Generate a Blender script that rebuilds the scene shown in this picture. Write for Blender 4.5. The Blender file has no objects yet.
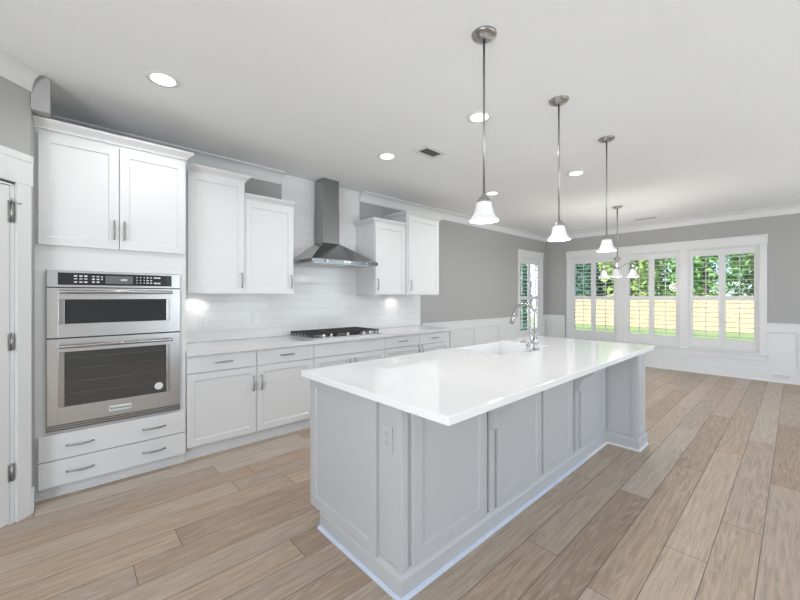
import bpy, math, random
from mathutils import Vector, Matrix
random.seed(7)
sc = bpy.context.scene
col = sc.collection
PI = math.pi

# ------------------------------------------------------------------ camera
cam_data = bpy.data.cameras.new('camera')
cam = bpy.data.objects.new('camera', cam_data)
col.objects.link(cam)
cam.location = (0, 0, 1.37)
cam.rotation_euler = (PI/2, 0, 0.828 - PI/2)
cam_data.sensor_width = 36
cam_data.lens = 364/800*36
cam_data.shift_y = -3.6/800
cam_data.clip_start = 0.05
cam_data.clip_end = 300
sc.camera = cam

# ------------------------------------------------------------------ sky
world = bpy.data.worlds.new('sky')
sc.world = world
world.use_nodes = True
wn = world.node_tree
wn.nodes.clear()
w_out = wn.nodes.new('ShaderNodeOutputWorld')
w_bg = wn.nodes.new('ShaderNodeBackground')
w_sky = wn.nodes.new('ShaderNodeTexSky')
w_sky.sky_type = 'HOSEK_WILKIE'
w_sky.turbidity = 3.5
w_sky.ground_albedo = 0.35
w_sky.sun_direction = Vector((-0.72, 0.30, 0.64)).normalized()
w_bg.inputs['Strength'].default_value = 4.0
wn.links.new(w_sky.outputs[0], w_bg.inputs[0])
wn.links.new(w_bg.outputs[0], w_out.inputs[0])

def add_light(name, kind, loc, energy, color=(1, 1, 1), rot=(0, 0, 0), size=0.1, size_y=None, parent=None, spot=None):
    d = bpy.data.lights.new(name, kind)
    d.energy = energy
    d.color = color
    if kind == 'AREA':
        if size_y:
            d.shape = 'RECTANGLE'; d.size = size; d.size_y = size_y
        else:
            d.shape = 'DISK'; d.size = size
    elif kind == 'SUN':
        d.angle = size
    else:
        d.shadow_soft_size = size
    if spot:
        d.spot_size = spot; d.spot_blend = 0.6
    o = bpy.data.objects.new(name, d)
    col.objects.link(o)
    if parent is not None:
        o.parent = parent
        o.location = Vector(loc) - root_loc(parent)
    else:
        o.location = loc
    o.rotation_euler = rot
    return o

def root_loc(o):
    while o.parent is not None:
        o = o.parent
    return Vector(o.location)

sun_dir = Vector((0.72, -0.30, -0.64))
sun = add_light('sun', 'SUN', (-10, -5, 20), 6.3, (1.0, 0.965, 0.92), size=0.01)
sun.rotation_euler = sun_dir.to_track_quat('-Z', 'Y').to_euler()
# added area lights stand in for unseen daylight, tilted up to fill the ceiling
add_light('fill_back', 'AREA', (-3.02, -0.8, 1.35), 90, (0.92, 0.96, 1.0), (0, -PI/2-0.5, 0), 2.3, 2.3)
add_light('fill_right', 'AREA', (3.2, -3.22, 1.35), 34, (0.93, 0.965, 1.0), (PI/2+0.5, 0, 0), 2.8, 2.3)
add_light('fill_right_far', 'AREA', (6.5, -3.22, 1.35), 26, (0.93, 0.96, 1.0), (PI/2+0.5, 0, 0), 2.2, 2.3)

sc.view_settings.view_transform = 'Standard'
sc.view_settings.look = 'None'
sc.view_settings.gamma = 1
sc.view_settings.exposure = 0.72
sc.view_settings.use_curve_mapping = False

# ------------------------------------------------------------------ materials
def mat(name, color=(0.8, 0.8, 0.8), rough=0.5, metal=0.0, spec=0.5, coat=0.0, emit=None, estr=0.0, trans=0.0, noise=0.0, nscale=8.0, bump=0.0, bscale=60.0, stretch=None):
    m = bpy.data.materials.new(name)
    m.use_nodes = True
    nt = m.node_tree
    b = nt.nodes['Principled BSDF']
    b.inputs['Base Color'].default_value = (*color, 1)
    b.inputs['Roughness'].default_value = rough
    b.inputs['Metallic'].default_value = metal
    b.inputs['Specular IOR Level'].default_value = spec
    b.inputs['Coat Weight'].default_value = coat
    b.inputs['Transmission Weight'].default_value = trans
    if emit:
        b.inputs['Emission Color'].default_value = (*emit, 1)
        b.inputs['Emission Strength'].default_value = estr
    tc = nt.nodes.new('ShaderNodeTexCoord')
    mp = nt.nodes.new('ShaderNodeMapping')
    if stretch:
        mp.inputs['Scale'].default_value = stretch
    nt.links.new(tc.outputs['Object'], mp.inputs[0])
    if noise > 0:
        n = nt.nodes.new('ShaderNodeTexNoise')
        n.inputs['Scale'].default_value = nscale
        n.inputs['Detail'].default_value = 4
        nt.links.new(mp.outputs[0], n.inputs['Vector'])
        r = nt.nodes.new('ShaderNodeMapRange')
        r.inputs['To Min'].default_value = 1 - noise
        r.inputs['To Max'].default_value = 1 + noise
        nt.links.new(n.outputs['Fac'], r.inputs['Value'])
        v = nt.nodes.new('ShaderNodeVectorMath'); v.operation = 'SCALE'
        v.inputs[0].default_value = color
        nt.links.new(r.outputs[0], v.inputs['Scale'])
        nt.links.new(v.outputs[0], b.inputs['Base Color'])
    if bump > 0:
        n2 = nt.nodes.new('ShaderNodeTexNoise')
        n2.inputs['Scale'].default_value = bscale
        n2.inputs['Detail'].default_value = 3
        nt.links.new(mp.outputs[0], n2.inputs['Vector'])
        bp = nt.nodes.new('ShaderNodeBump')
        bp.inputs['Strength'].default_value = bump
        bp.inputs['Distance'].default_value = 0.002
        nt.links.new(n2.outputs['Fac'], bp.inputs['Height'])
        nt.links.new(bp.outputs[0], b.inputs['Normal'])
    return m

M = {}
M['ceiling'] = mat('ceiling_paint', (0.855, 0.87, 0.885), 0.9, spec=0.2, noise=0.01, nscale=3, bump=0.05, bscale=120)
M['wall'] = mat('grey_wall_paint', (0.41, 0.41, 0.412), 0.75, spec=0.3, noise=0.015, nscale=3, bump=0.05, bscale=150)
M['trim'] = mat('white_trim_paint', (0.72, 0.73, 0.745), 0.4, spec=0.4, noise=0.01, nscale=4)
M['cab'] = mat('white_cabinet_lacquer', (0.72, 0.73, 0.745), 0.38, spec=0.4, noise=0.01, nscale=5)
M['isl'] = mat('grey_island_lacquer', (0.495, 0.505, 0.52), 0.4, spec=0.4, noise=0.015, nscale=5)
M['quartz'] = mat('white_quartz', (0.86, 0.865, 0.885), 0.06, spec=0.6, noise=0.012, nscale=30)
M['quartz_grey'] = mat('pale_quartz', (0.70, 0.70, 0.71), 0.12, spec=0.5, noise=0.02, nscale=40)
M['steel'] = mat('brushed_steel', (0.60, 0.605, 0.615), 0.33, metal=1.0, noise=0.04, nscale=6, stretch=(1, 1, 60))
M['hood_steel'] = mat('hood_steel', (0.34, 0.34, 0.345), 0.16, metal=1.0, noise=0.05, nscale=6, stretch=(1, 1, 60))
M['nickel'] = mat('brushed_nickel', (0.40, 0.40, 0.395), 0.28, metal=1.0, noise=0.03, nscale=50)
M['chrome'] = mat('polished_nickel', (0.46, 0.46, 0.46), 0.25, metal=1.0, noise=0.02, nscale=20)
M['black_glass'] = mat('black_glass', (0.035, 0.038, 0.04), 0.08, spec=0.35, noise=0.05, nscale=4)
M['oven_glass'] = mat('oven_window_glass', (0.055, 0.055, 0.055), 0.08, spec=0.8, noise=0.12, nscale=4, stretch=(1, 1, 10))
M['display'] = mat('display_glass', (0.16, 0.17, 0.175), 0.15, noise=0.05, nscale=10)
M['print'] = mat('white_print', (0.75, 0.76, 0.77), 0.5, noise=0.01)
M['dark'] = mat('dark_gap', (0.03, 0.03, 0.032), 0.6, noise=0.05)
M['iron'] = mat('cast_iron', (0.025, 0.025, 0.027), 0.5, noise=0.2, nscale=40, bump=0.3, bscale=200)
M['knob'] = mat('bright_knob_steel', (0.85, 0.85, 0.85), 0.35, metal=0.6, noise=0.01)
M['porcelain'] = mat('white_fireclay', (0.86, 0.87, 0.885), 0.12, spec=0.6, noise=0.005)
M['plastic'] = mat('white_plastic', (0.80, 0.805, 0.81), 0.35, noise=0.005)
M['plastic_grey'] = mat('pale_grey_plastic', (0.50, 0.51, 0.525), 0.35, noise=0.005)
M['tape'] = mat('pale_blue_tape', (0.56, 0.62, 0.75), 0.6, noise=0.12, nscale=14)
M['lens'] = mat('lit_lens', (0.9, 0.9, 0.9), 0.4, emit=(1.0, 0.98, 0.95), estr=3.0, noise=0.005)
M['shade'] = mat('frosted_shade_glass', (0.82, 0.83, 0.83), 0.25, spec=0.5, emit=(1.0, 0.97, 0.93), estr=0.04, noise=0.01)
M['bulb'] = mat('lit_bulb', (0.9, 0.9, 0.9), 0.4, emit=(1.0, 0.95, 0.88), estr=5.0, noise=0.005)
M['vent_dark'] = mat('vent_louvre_grey', (0.12, 0.12, 0.12), 0.5, noise=0.03)
M['fence'] = mat('cedar_fence', (0.50, 0.36, 0.24), 0.8, noise=0.25, nscale=3, stretch=(1, 1, 0.3))
M['grass'] = mat('mown_grass', (0.22, 0.30, 0.13), 0.9, noise=0.3, nscale=2, bump=0.5, bscale=30)
M['bark'] = mat('tree_bark', (0.12, 0.09, 0.06), 0.9, noise=0.3, nscale=10)
M['leaf_dark'] = mat('dark_leaves', (0.05, 0.15, 0.09), 0.6, noise=0.5, nscale=1.5)
M['leaf'] = mat('green_leaves', (0.16, 0.32, 0.09), 0.6, noise=0.5, nscale=1.5)
M['leaf_light'] = mat('yellow_green_leaves', (0.34, 0.46, 0.14), 0.6, noise=0.5, nscale=1.5)
M['siding'] = mat('white_siding', (0.80, 0.82, 0.82), 0.7, noise=0.02)
M['roof'] = mat('grey_shingles', (0.12, 0.12, 0.13), 0.9, noise=0.2, nscale=8)
M['house_glass'] = mat('neighbour_window_glass', (0.08, 0.10, 0.12), 0.1, noise=0.05)

def glass_mat():
    m = bpy.data.materials.new('window_glass')
    m.use_nodes = True
    nt = m.node_tree; nt.nodes.clear()
    o = nt.nodes.new('ShaderNodeOutputMaterial')
    mx = nt.nodes.new('ShaderNodeMixShader')
    t = nt.nodes.new('ShaderNodeBsdfTransparent'); t.inputs[0].default_value = (0.96, 0.985, 0.975, 1)
    g = nt.nodes.new('ShaderNodeBsdfGlossy'); g.inputs['Roughness'].default_value = 0.02
    f = nt.nodes.new('ShaderNodeFresnel'); f.inputs[0].default_value = 1.3
    ge = nt.nodes.new('ShaderNodeNewGeometry')
    q = nt.nodes.new('ShaderNodeMath'); q.operation = 'SUBTRACT'; q.inputs[0].default_value = 1.0; nt.links.new(ge.outputs['Backfacing'], q.inputs[1])
    w = nt.nodes.new('ShaderNodeMath'); w.operation = 'MULTIPLY'; nt.links.new(f.outputs[0], w.inputs[0]); nt.links.new(q.outputs[0], w.inputs[1])
    nt.links.new(w.outputs[0], mx.inputs[0]); nt.links.new(t.outputs[0], mx.inputs[1]); nt.links.new(g.outputs[0], mx.inputs[2])
    nt.links.new(mx.outputs[0], o.inputs[0])
    return m
M['glass'] = glass_mat()

def math_node(nt, op, a, b=None, c=None):
    n = nt.nodes.new('ShaderNodeMath'); n.operation = op
    for i, v in enumerate((a, b, c)):
        if v is None: continue
        if isinstance(v, (int, float)): n.inputs[i].default_value = v
        else: nt.links.new(v, n.inputs[i])
    return n.outputs[0]

def floor_mat():
    m = bpy.data.materials.new('oak_plank_floor')
    m.use_nodes = True
    nt = m.node_tree; b = nt.nodes['Principled BSDF']
    tc = nt.nodes.new('ShaderNodeTexCoord')
    sp = nt.nodes.new('ShaderNodeSeparateXYZ'); nt.links.new(tc.outputs['Object'], sp.inputs[0])
    x, y = sp.outputs[0], sp.outputs[1]
    W, L = 0.18, 1.85
    yr = math_node(nt, 'DIVIDE', math_node(nt, 'ADD', y, 9.05), W)      # seams at y = 0.13 mod 0.18
    row = math_node(nt, 'FLOOR', yr)
    wr = nt.nodes.new('ShaderNodeTexWhiteNoise'); wr.noise_dimensions = '1D'; nt.links.new(row, wr.inputs['W'])
    xr = math_node(nt, 'ADD', math_node(nt, 'DIVIDE', x, L), math_node(nt, 'MULTIPLY', wr.outputs['Value'], 7.3))
    cl = math_node(nt, 'FLOOR', xr)
    cb = nt.nodes.new('ShaderNodeCombineXYZ'); nt.links.new(row, cb.inputs[0]); nt.links.new(cl, cb.inputs[1])
    wi = nt.nodes.new('ShaderNodeTexWhiteNoise'); wi.noise_dimensions = '2D'; nt.links.new(cb.outputs[0], wi.inputs['Vector'])
    pid = wi.outputs['Value']
    def edge(v, size):
        f = math_node(nt, 'FRACT', v)
        d = math_node(nt, 'MULTIPLY', math_node(nt, 'MINIMUM', f, math_node(nt, 'SUBTRACT', 1.0, f)), size)
        return d
    d = math_node(nt, 'MINIMUM', edge(yr, W), edge(xr, L))
    seam = math_node(nt, 'LESS_THAN', d, 0.0018)
    # grain
    gx = math_node(nt, 'ADD', math_node(nt, 'MULTIPLY', x, 1.6), math_node(nt, 'MULTIPLY', pid, 57.0))
    gy = math_node(nt, 'ADD', math_node(nt, 'MULTIPLY', y, 22.0), math_node(nt, 'MULTIPLY', pid, 31.0))
    gv = nt.nodes.new('ShaderNodeCombineXYZ'); nt.links.new(gx, gv.inputs[0]); nt.links.new(gy, gv.inputs[1])
    n1 = nt.nodes.new('ShaderNodeTexNoise'); n1.inputs['Scale'].default_value = 2.2; n1.inputs['Detail'].default_value = 7; n1.inputs['Roughness'].default_value = 0.65
    nt.links.new(gv.outputs[0], n1.inputs['Vector'])
    # cathedral figure: rings of a stretched, warped field
    hx = math_node(nt, 'ADD', math_node(nt, 'MULTIPLY', x, 0.42), math_node(nt, 'MULTIPLY', pid, 13.0))
    hy = math_node(nt, 'ADD', math_node(nt, 'MULTIPLY', y, 6.5), math_node(nt, 'MULTIPLY', pid, 71.0))
    hv = nt.nodes.new('ShaderNodeCombineXYZ'); nt.links.new(hx, hv.inputs[0]); nt.links.new(hy, hv.inputs[1])
    n2 = nt.nodes.new('ShaderNodeTexNoise'); n2.inputs['Scale'].default_value = 1.6; n2.inputs['Detail'].default_value = 1.5; n2.inputs['Roughness'].default_value = 0.4
    nt.links.new(hv.outputs[0], n2.inputs['Vector'])
    n3 = nt.nodes.new('ShaderNodeTexNoise'); n3.inputs['Scale'].default_value = 40; n3.inputs['Detail'].default_value = 2
    nt.links.new(hv.outputs[0], n3.inputs['Vector'])
    ph = math_node(nt, 'ADD', math_node(nt, 'MULTIPLY', n2.outputs['Fac'], 120.0), math_node(nt, 'MULTIPLY', n3.outputs['Fac'], 3.5))
    ring = math_node(nt, 'MULTIPLY', math_node(nt, 'ADD', math_node(nt, 'SINE', ph), 1.0), 0.5)
    ring = math_node(nt, 'POWER', ring, 3.5)
    # plank tone
    cr = nt.nodes.new('ShaderNodeValToRGB')
    e = cr.color_ramp.elements
    e[0].position = 0.0; e[0].color = (0.36, 0.267, 0.196, 1)
    e[1].position = 1.0; e[1].color = (0.485, 0.42, 0.362, 1)
    for p, c in ((0.3, (0.45, 0.342, 0.252, 1)), (0.55, (0.40, 0.33, 0.268, 1)), (0.75, (0.475, 0.372, 0.283, 1))):
        k = e.new(p); k.color = c
    nt.links.new(pid, cr.inputs[0])
    mul = nt.nodes.new('ShaderNodeMapRange'); mul.inputs['From Min'].default_value = 0.25; mul.inputs['From Max'].default_value = 0.75
    mul.inputs['To Min'].default_value = 0.70; mul.inputs['To Max'].default_value = 1.27
    nt.links.new(n1.outputs['Fac'], mul.inputs['Value'])
    vs = nt.nodes.new('ShaderNodeVectorMath'); vs.operation = 'SCALE'
    nt.links.new(cr.outputs[0], vs.inputs[0]); nt.links.new(mul.outputs[0], vs.inputs['Scale'])
    mr = nt.nodes.new('ShaderNodeMix'); mr.data_type = 'RGBA'
    nt.links.new(math_node(nt, 'MULTIPLY', ring, 0.26), mr.inputs['Factor'])
    nt.links.new(vs.outputs[0], mr.inputs['A']); mr.inputs['B'].default_value = (0.60, 0.55, 0.49, 1)
    ms = nt.nodes.new('ShaderNodeMix'); ms.data_type = 'RGBA'
    nt.links.new(math_node(nt, 'MULTIPLY', seam, 0.95), ms.inputs['Factor'])
    nt.links.new(mr.outputs['Result'], ms.inputs['A']); ms.inputs['B'].default_value = (0.12, 0.09, 0.07, 1)
    nt.links.new(ms.outputs['Result'], b.inputs['Base Color'])
    rr = nt.nodes.new('ShaderNodeMapRange'); rr.inputs['To Min'].default_value = 0.38; rr.inputs['To Max'].default_value = 0.55
    nt.links.new(n1.outputs['Fac'], rr.inputs['Value']); nt.links.new(rr.outputs[0], b.inputs['Roughness'])
    b.inputs['Specular IOR Level'].default_value = 0.25
    bp = nt.nodes.new('ShaderNodeBump'); bp.inputs['Strength'].default_value = 0.25; bp.inputs['Distance'].default_value = 0.002
    nt.links.new(math_node(nt, 'SUBTRACT', math_node(nt, 'MULTIPLY', n1.outputs['Fac'], 0.4), seam), bp.inputs['Height'])
    nt.links.new(bp.outputs[0], b.inputs['Normal'])
    return m
M['floor'] = floor_mat()

def tile_mat():
    m = bpy.data.materials.new('white_subway_tile')
    m.use_nodes = True
    nt = m.node_tree; b = nt.nodes['Principled BSDF']
    tc = nt.nodes.new('ShaderNodeTexCoord')
    sp = nt.nodes.new('ShaderNodeSeparateXYZ'); nt.links.new(tc.outputs['Object'], sp.inputs[0])
    cb = nt.nodes.new('ShaderNodeCombineXYZ')
    nt.links.new(math_node(nt, 'ADD', sp.outputs[0], 5.02), cb.inputs[0])
    nt.links.new(math_node(nt, 'ADD', sp.outputs[2], 10.2 - 0.914), cb.inputs[1])
    br = nt.nodes.new('ShaderNodeTexBrick')
    br.inputs['Scale'].default_value = 1.0
    br.inputs['Brick Width'].default_value = 0.305
    br.inputs['Row Height'].default_value = 0.102
    br.inputs['Mortar Size'].default_value = 0.0018
    br.inputs['Mortar Smooth'].default_value = 0.3
    br.inputs['Color1'].default_value = (0.76, 0.77, 0.78, 1)
    br.inputs['Color2'].default_value = (0.79, 0.80, 0.805, 1)
    br.inputs['Mortar'].default_value = (0.66, 0.67, 0.68, 1)
    nt.links.new(cb.outputs[0], br.inputs['Vector'])
    nt.links.new(br.outputs['Color'], b.inputs['Base Color'])
    b.inputs['Roughness'].default_value = 0.13
    bp = nt.nodes.new('ShaderNodeBump'); bp.inputs['Strength'].default_value = 0.6; bp.inputs['Distance'].default_value = 0.002
    n = nt.nodes.new('ShaderNodeTexNoise'); n.inputs['Scale'].default_value = 5
    nt.links.new(tc.outputs['Object'], n.inputs['Vector'])
    nt.links.new(math_node(nt, 'SUBTRACT', math_node(nt, 'MULTIPLY', n.outputs['Fac'], 0.8), br.outputs['Fac']), bp.inputs['Height'])
    nt.links.new(bp.outputs[0], b.inputs['Normal'])
    return m
M['tile'] = tile_mat()

# ------------------------------------------------------------------ mesh builder
class MB:
    def __init__(self):
        self.v = []; self.f = []; self.mi = []; self.sm = []
        self.mats = []
    def _m(self, m):
        if m is None: return 0
        if m not in self.mats: self.mats.append(m)
        return self.mats.index(m)
    def add(self, vs, fs, smooth=False, m=None):
        o = len(self.v); self.v += [Vector(p) for p in vs]
        k = self._m(m)
        for f in fs:
            self.f.append([i + o for i in f]); self.mi.append(k); self.sm.append(smooth)
        return self
    def box(self, x0, x1, y0, y1, z0, z1, m=None):
        if x1 < x0: x0, x1 = x1, x0
        if y1 < y0: y0, y1 = y1, y0
        if z1 < z0: z0, z1 = z1, z0
        return self.add([(x0, y0, z0), (x1, y0, z0), (x1, y1, z0), (x0, y1, z0), (x0, y0, z1), (x1, y0, z1), (x1, y1, z1), (x0, y1, z1)],
                        [(0, 3, 2, 1), (4, 5, 6, 7), (0, 1, 5, 4), (1, 2, 6, 5), (2, 3, 7, 6), (3, 0, 4, 7)], m=m)
    def obox(self, O, U, V, N, u0, u1, v0, v1, n0, n1, m=None):
        O, U, V, N = map(Vector, (O, U, V, N))
        P = [O + U*a + V*b_ + N*c for c in (n0, n1) for (a, b_) in ((u0, v0), (u1, v0), (u1, v1), (u0, v1))]
        fs = [(0, 3, 2, 1), (4, 5, 6, 7), (0, 1, 5, 4), (1, 2, 6, 5), (2, 3, 7, 6), (3, 0, 4, 7)]
        if U.cross(V).dot(N) < 0: fs = [tuple(reversed(f)) for f in fs]
        return self.add(P, fs, m=m)
    def prism(self, poly, E, m=None, smooth=False):
        """poly: list of 3D points (planar), extruded by the vector E."""
        poly = [Vector(p) for p in poly]; E = Vector(E); n = len(poly)
        nrm = Vector((0, 0, 0))
        for i in range(n): nrm += poly[i].cross(poly[(i+1) % n])
        if nrm.dot(E) > 0: poly = poly[::-1]
        vs = poly + [p + E for p in poly]
        self.add(vs, [tuple(range(n)), tuple(range(2*n-1, n-1, -1))], m=m)
        o = len(self.v) - 2*n; k = self._m(m)
        for i in range(n):
            j = (i+1) % n
            self.f.append([o+i, o+i+n, o+j+n, o+j]); self.mi.append(k); self.sm.append(smooth)
        return self
    def cyl(self, p0, p1, r0, r1=None, n=20, m=None, caps=True):
        p0, p1 = Vector(p0), Vector(p1); r1 = r0 if r1 is None else r1
        d = (p1-p0).normalized(); a = d.orthogonal().normalized(); b_ = d.cross(a)
        vs = []
        for p, r in ((p0, r0), (p1, r1)):
            for i in range(n):
                t = 2*PI*i/n; vs.append(p + a*math.cos(t)*r + b_*math.sin(t)*r)
        self.add(vs, [(i, (i+1) % n, (i+1) % n+n, i+n) for i in range(n)], smooth=True, m=m)
        if caps:
            o = len(self.v)-2*n; k = self._m(m)
            self.f.append([o+i for i in range(n)][::-1]); self.f.append([o+n+i for i in range(n)])
            self.mi += [k, k]; self.sm += [False, False]
        return self
    def tube(self, pts, r, n=12, m=None):
        pts = [Vector(p) for p in pts]; rs = r if isinstance(r, (list, tuple)) else [r]*len(pts)
        vs = []; a = None
        for i, p in enumerate(pts):
            d = (pts[min(i+1, len(pts)-1)] - pts[max(i-1, 0)]).normalized()
            if a is None: a = d.orthogonal().normalized()
            else: a = (a - d*a.dot(d)).normalized()
            b_ = d.cross(a)
            vs += [p + (a*math.cos(2*PI*k/n) + b_*math.sin(2*PI*k/n))*rs[i] for k in range(n)]
        fs = []
        for i in range(len(pts)-1):
            for k in range(n):
                q = (k+1) % n
                fs.append((i*n+k, i*n+q, (i+1)*n+q, (i+1)*n+k))
        self.add(vs, fs, smooth=True, m=m)
        o = len(self.v)-len(vs); kk = self._m(m)
        self.f.append([o+i for i in range(n)][::-1]); self.f.append([len(self.v)-n+i for i in range(n)])
        self.mi += [kk, kk]; self.sm += [False, False]
        return self
    def lathe(self, c, prof, n=28, m=None, axis=(0, 0, 1), flute=0.0, nf=8):
        c = Vector(c); ax = Vector(axis).normalized(); a = ax.orthogonal().normalized(); b_ = ax.cross(a)
        vs = []
        for (r, z) in prof:
            for i in range(n):
                t = 2*PI*i/n
                rr = r*(1 + flute*math.cos(nf*t)*max(0.0, (r-0.05)/0.05)) if flute else r
                vs.append(c + ax*z + (a*math.cos(t)+b_*math.sin(t))*rr)
        fs = []
        for j in range(len(prof)-1):
            for i in range(n):
                q = (i+1) % n
                fs.append((j*n+i, j*n+q, (j+1)*n+q, (j+1)*n+i))
        return self.add(vs, fs, smooth=True, m=m)
    def panel(self, O, U, V, N, w, h, t=0.02, stile=0.057, recess=0.009, bev=0.006, m=None, rail=None):
        """framed door/panel: flat frame, chamfered inner edge, recessed field; O back corner, N outward."""
        O, U, V, N = map(Vector, (O, U, V, N)); rail = stile if rail is None else rail
        def rect(i, j, d):
            return [O+U*i+V*j+N*d, O+U*(w-i)+V*j+N*d, O+U*(w-i)+V*(h-j)+N*d, O+U*i+V*(h-j)+N*d]
        e = 0.0015
        vs = rect(0, 0, 0)+rect(0, 0, t-e)+rect(e, e, t)+rect(stile, rail, t)+rect(stile+bev, rail+bev, t-recess)
        fs = [(3, 2, 1, 0), (16, 17, 18, 19)]
        for k in range(4):
            for i in range(4):
                j = (i+1) % 4
                fs.append((k*4+i, k*4+j, k*4+4+j, k*4+4+i))
        if U.cross(V).dot(N) < 0: fs = [tuple(reversed(f)) for f in fs]
        return self.add(vs, fs, m=m)
    def build(self, name, material=None, parent=None, bevel=0.0, seg=2):
        off = root_loc(parent) if parent is not None else Vector((0, 0, 0))
        me = bpy.data.meshes.new(name)
        me.from_pydata([tuple(p-off) for p in self.v], [], self.f)
        ms = self.mats if self.mats else [material]
        for m in ms: me.materials.append(m)
        for p, k, s in zip(me.polygons, self.mi, self.sm):
            p.material_index = k; p.use_smooth = s
        me.update()
        o = bpy.data.objects.new(name, me); col.objects.link(o)
        if parent is not None: o.parent = parent
        if bevel:
            b_ = o.modifiers.new('bevel', 'BEVEL'); b_.width = bevel; b_.segments = seg
            b_.limit_method = 'ANGLE'; b_.angle_limit = math.radians(40); b_.harden_normals = False
        return o

def thing(name, label, cat, loc, group=None):
    o = bpy.data.objects.new(name, None); col.objects.link(o)
    o.location = loc; o.empty_display_size = 0.1
    o['label'] = label; o['category'] = cat
    if group: o['group'] = group
    return o
def tag(o, label, cat, group=None):
    o['label'] = label; o['category'] = cat
    if group: o['group'] = group
    return o
def recenter(o):
    """move a top-level mesh's origin to its base centre"""
    me = o.data
    xs = [v.co.x for v in me.vertices]; ys = [v.co.y for v in me.vertices]; zs = [v.co.z for v in me.vertices]
    c = Vector(((min(xs)+max(xs))/2, (min(ys)+max(ys))/2, min(zs)))
    for v in me.vertices: v.co -= c
    o.location = c
    return o
def struct(o, label=None):
    o['kind'] = 'structure'
    if label: o['label'] = label
    return o
def copy_tree(o, parent=None):
    c = o.copy(); col.objects.link(c)
    if parent is not None: c.parent = parent
    for ch in list(o.children): copy_tree(ch, c)
    return c

# ------------------------------------------------------------------ room shell
CZ = 2.785          # ceiling
YW = 4.02           # kitchen wall
XF = 8.36           # window wall
XB, YR = -3.0, -3.2
def wall_openings(mb, axis, p0, p1, a0, a1, z0, z1, holes):
    """axis 'x': wall runs along x between y=p0..p1; holes (a0,a1,z0,z1)"""
    def bx(u0, u1, w0, w1):
        if u1-u0 < 1e-4 or w1-w0 < 1e-4: return
        if axis == 'x': mb.box(u0, u1, p0, p1, w0, w1)
        else: mb.box(p0, p1, u0, u1, w0, w1)
    cur = a0
    for (h0, h1, b0, b1) in sorted(holes):
        bx(cur, h0, z0, z1); bx(h0, h1, z0, b0); bx(h0, h1, b1, z1); cur = h1
    bx(cur, a1, z0, z1)

fl = MB().box(XB-0.15, XF+0.16, YR-0.15, YW+1.2, -0.12, 0.0).build('floor', M['floor'])
struct(fl)
# the ceiling with sockets is one slab
struct(MB().box(XB-0.15, XF+0.16, YR-0.15, YW+0.16, CZ, CZ+0.15).build('ceiling', M['ceiling']))

WIN_FAR = [(2.50, 3.43), (1.457, 2.356), (0.41, 1.338)]      # y ranges of the openings
WZ0, WZ1 = 0.44, 2.225
WIN_SIDE = (7.175, 8.125)
mb = MB(); wall_openings(mb, 'x', YW, YW+0.12, -0.09, XF+0.12, 0, CZ, [(WIN_SIDE[0], WIN_SIDE[1], WZ0, WZ1)])
struct(mb.build('wall_left', M['wall']))
mb = MB(); wall_openings(mb, 'y', XF, XF+0.12, YR-0.15, YW, 0, CZ, [(a, b_, WZ0, WZ1) for a, b_ in WIN_FAR])
struct(mb.build('wall_far', M['wall']))
mb = MB(); wall_openings(mb, 'x', YR-0.15, YR, XB, XF, 0, CZ, [(1.8, 4.6, 0.15, 2.55), (5.4, 7.6, 0.15, 2.55)])  # out-of-view openings, added to hold the two right-hand fill lights
struct(mb.build('wall_right', M['wall']))
mb = MB(); wall_openings(mb, 'y', XB-0.15, XB, YR-0.15, 0.46, 0, CZ, [(-2.0, 0.40, 0.15, 2.55)])  # unseen opening put in for the fill light behind the camera
struct(mb.build('wall_back', M['wall']))

# corner pantry: return wall along y, then a diagonal wall with the door
PC = Vector((-0.165, 3.27, 0))                       # pantry corner
D = Vector((-1, -1, 0)).normalized()                 # along the diagonal wall, towards the camera
PN = Vector((1, -1, 0)).normalized()                 # its normal, into the room
Z = Vector((0, 0, 1))
mb = MB()
mb.prism([(PC.x, PC.y, 0), (-0.095, YW, 0), (-0.25, YW, 0), (-0.25, PC.y+0.02, 0)], (0, 0, CZ))
struct(mb.build('wall_pantry_return', M['wall']))
mb = MB(); mb.prism([(-0.163, PC.y, 2.556), (-0.074, PC.y, 2.556), (-0.074, YW-0.001, 2.556), (-0.094, YW-0.001, 2.556)], (0, 0, CZ-2.556))
struct(mb.build('wall_bulkhead', M['wall']))
DL = 4.0                                            # diagonal wall length
mb = MB()
d0, d1 = 0.088, 0.088+0.79
mb.obox(PC, D, Z, PN, 0.0, d0-0.03, 0, CZ, -0.12, 0)
mb.obox(PC, D, Z, PN, d0-0.03, d1+0.03, 2.06, CZ, -0.12, 0)
mb.obox(PC, D, Z, PN, d1+0.03, DL, 0, CZ, -0.12, 0)
struct(mb.build('wall_diagonal', M['wall']))

# pantry door in the diagonal wall
dr = thing('door_1', 'white pantry door in the diagonal wall left of the oven cabinet', 'door', tuple(PC + D*d0))
del dr['category']; struct(dr)
mb = MB()
for a, b_ in ((0.12, 0.95), (1.08, 1.92)):
    pass
mb.obox(PC, D, Z, PN, d0+0.0, d0+0.025, 0, 2.05, -0.10, 0.0)
mb.obox(PC, D, Z, PN, d1-0.012, d1, 0, 2.05, -0.10, 0.0)
mb.obox(PC, D, Z, PN, d0, d1, 2.038, 2.05, -0.10, 0.0)
mb.build('door_jamb', M['trim'], dr)
mb = MB()
O = PC + D*(d1-0.014) + PN*(-0.037) + Z*0.012
mb.panel(O, -D, Z, PN, d1-d0-0.041, 1.02, 0.035, 0.11, 0.008, 0.01)
O2 = O + Z*1.02
mb.panel(O2, -D, Z, PN, d1-d0-0.041, 1.0, 0.035, 0.11, 0.008, 0.01)
mb.build('door_leaf', M['trim'], dr)
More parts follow.
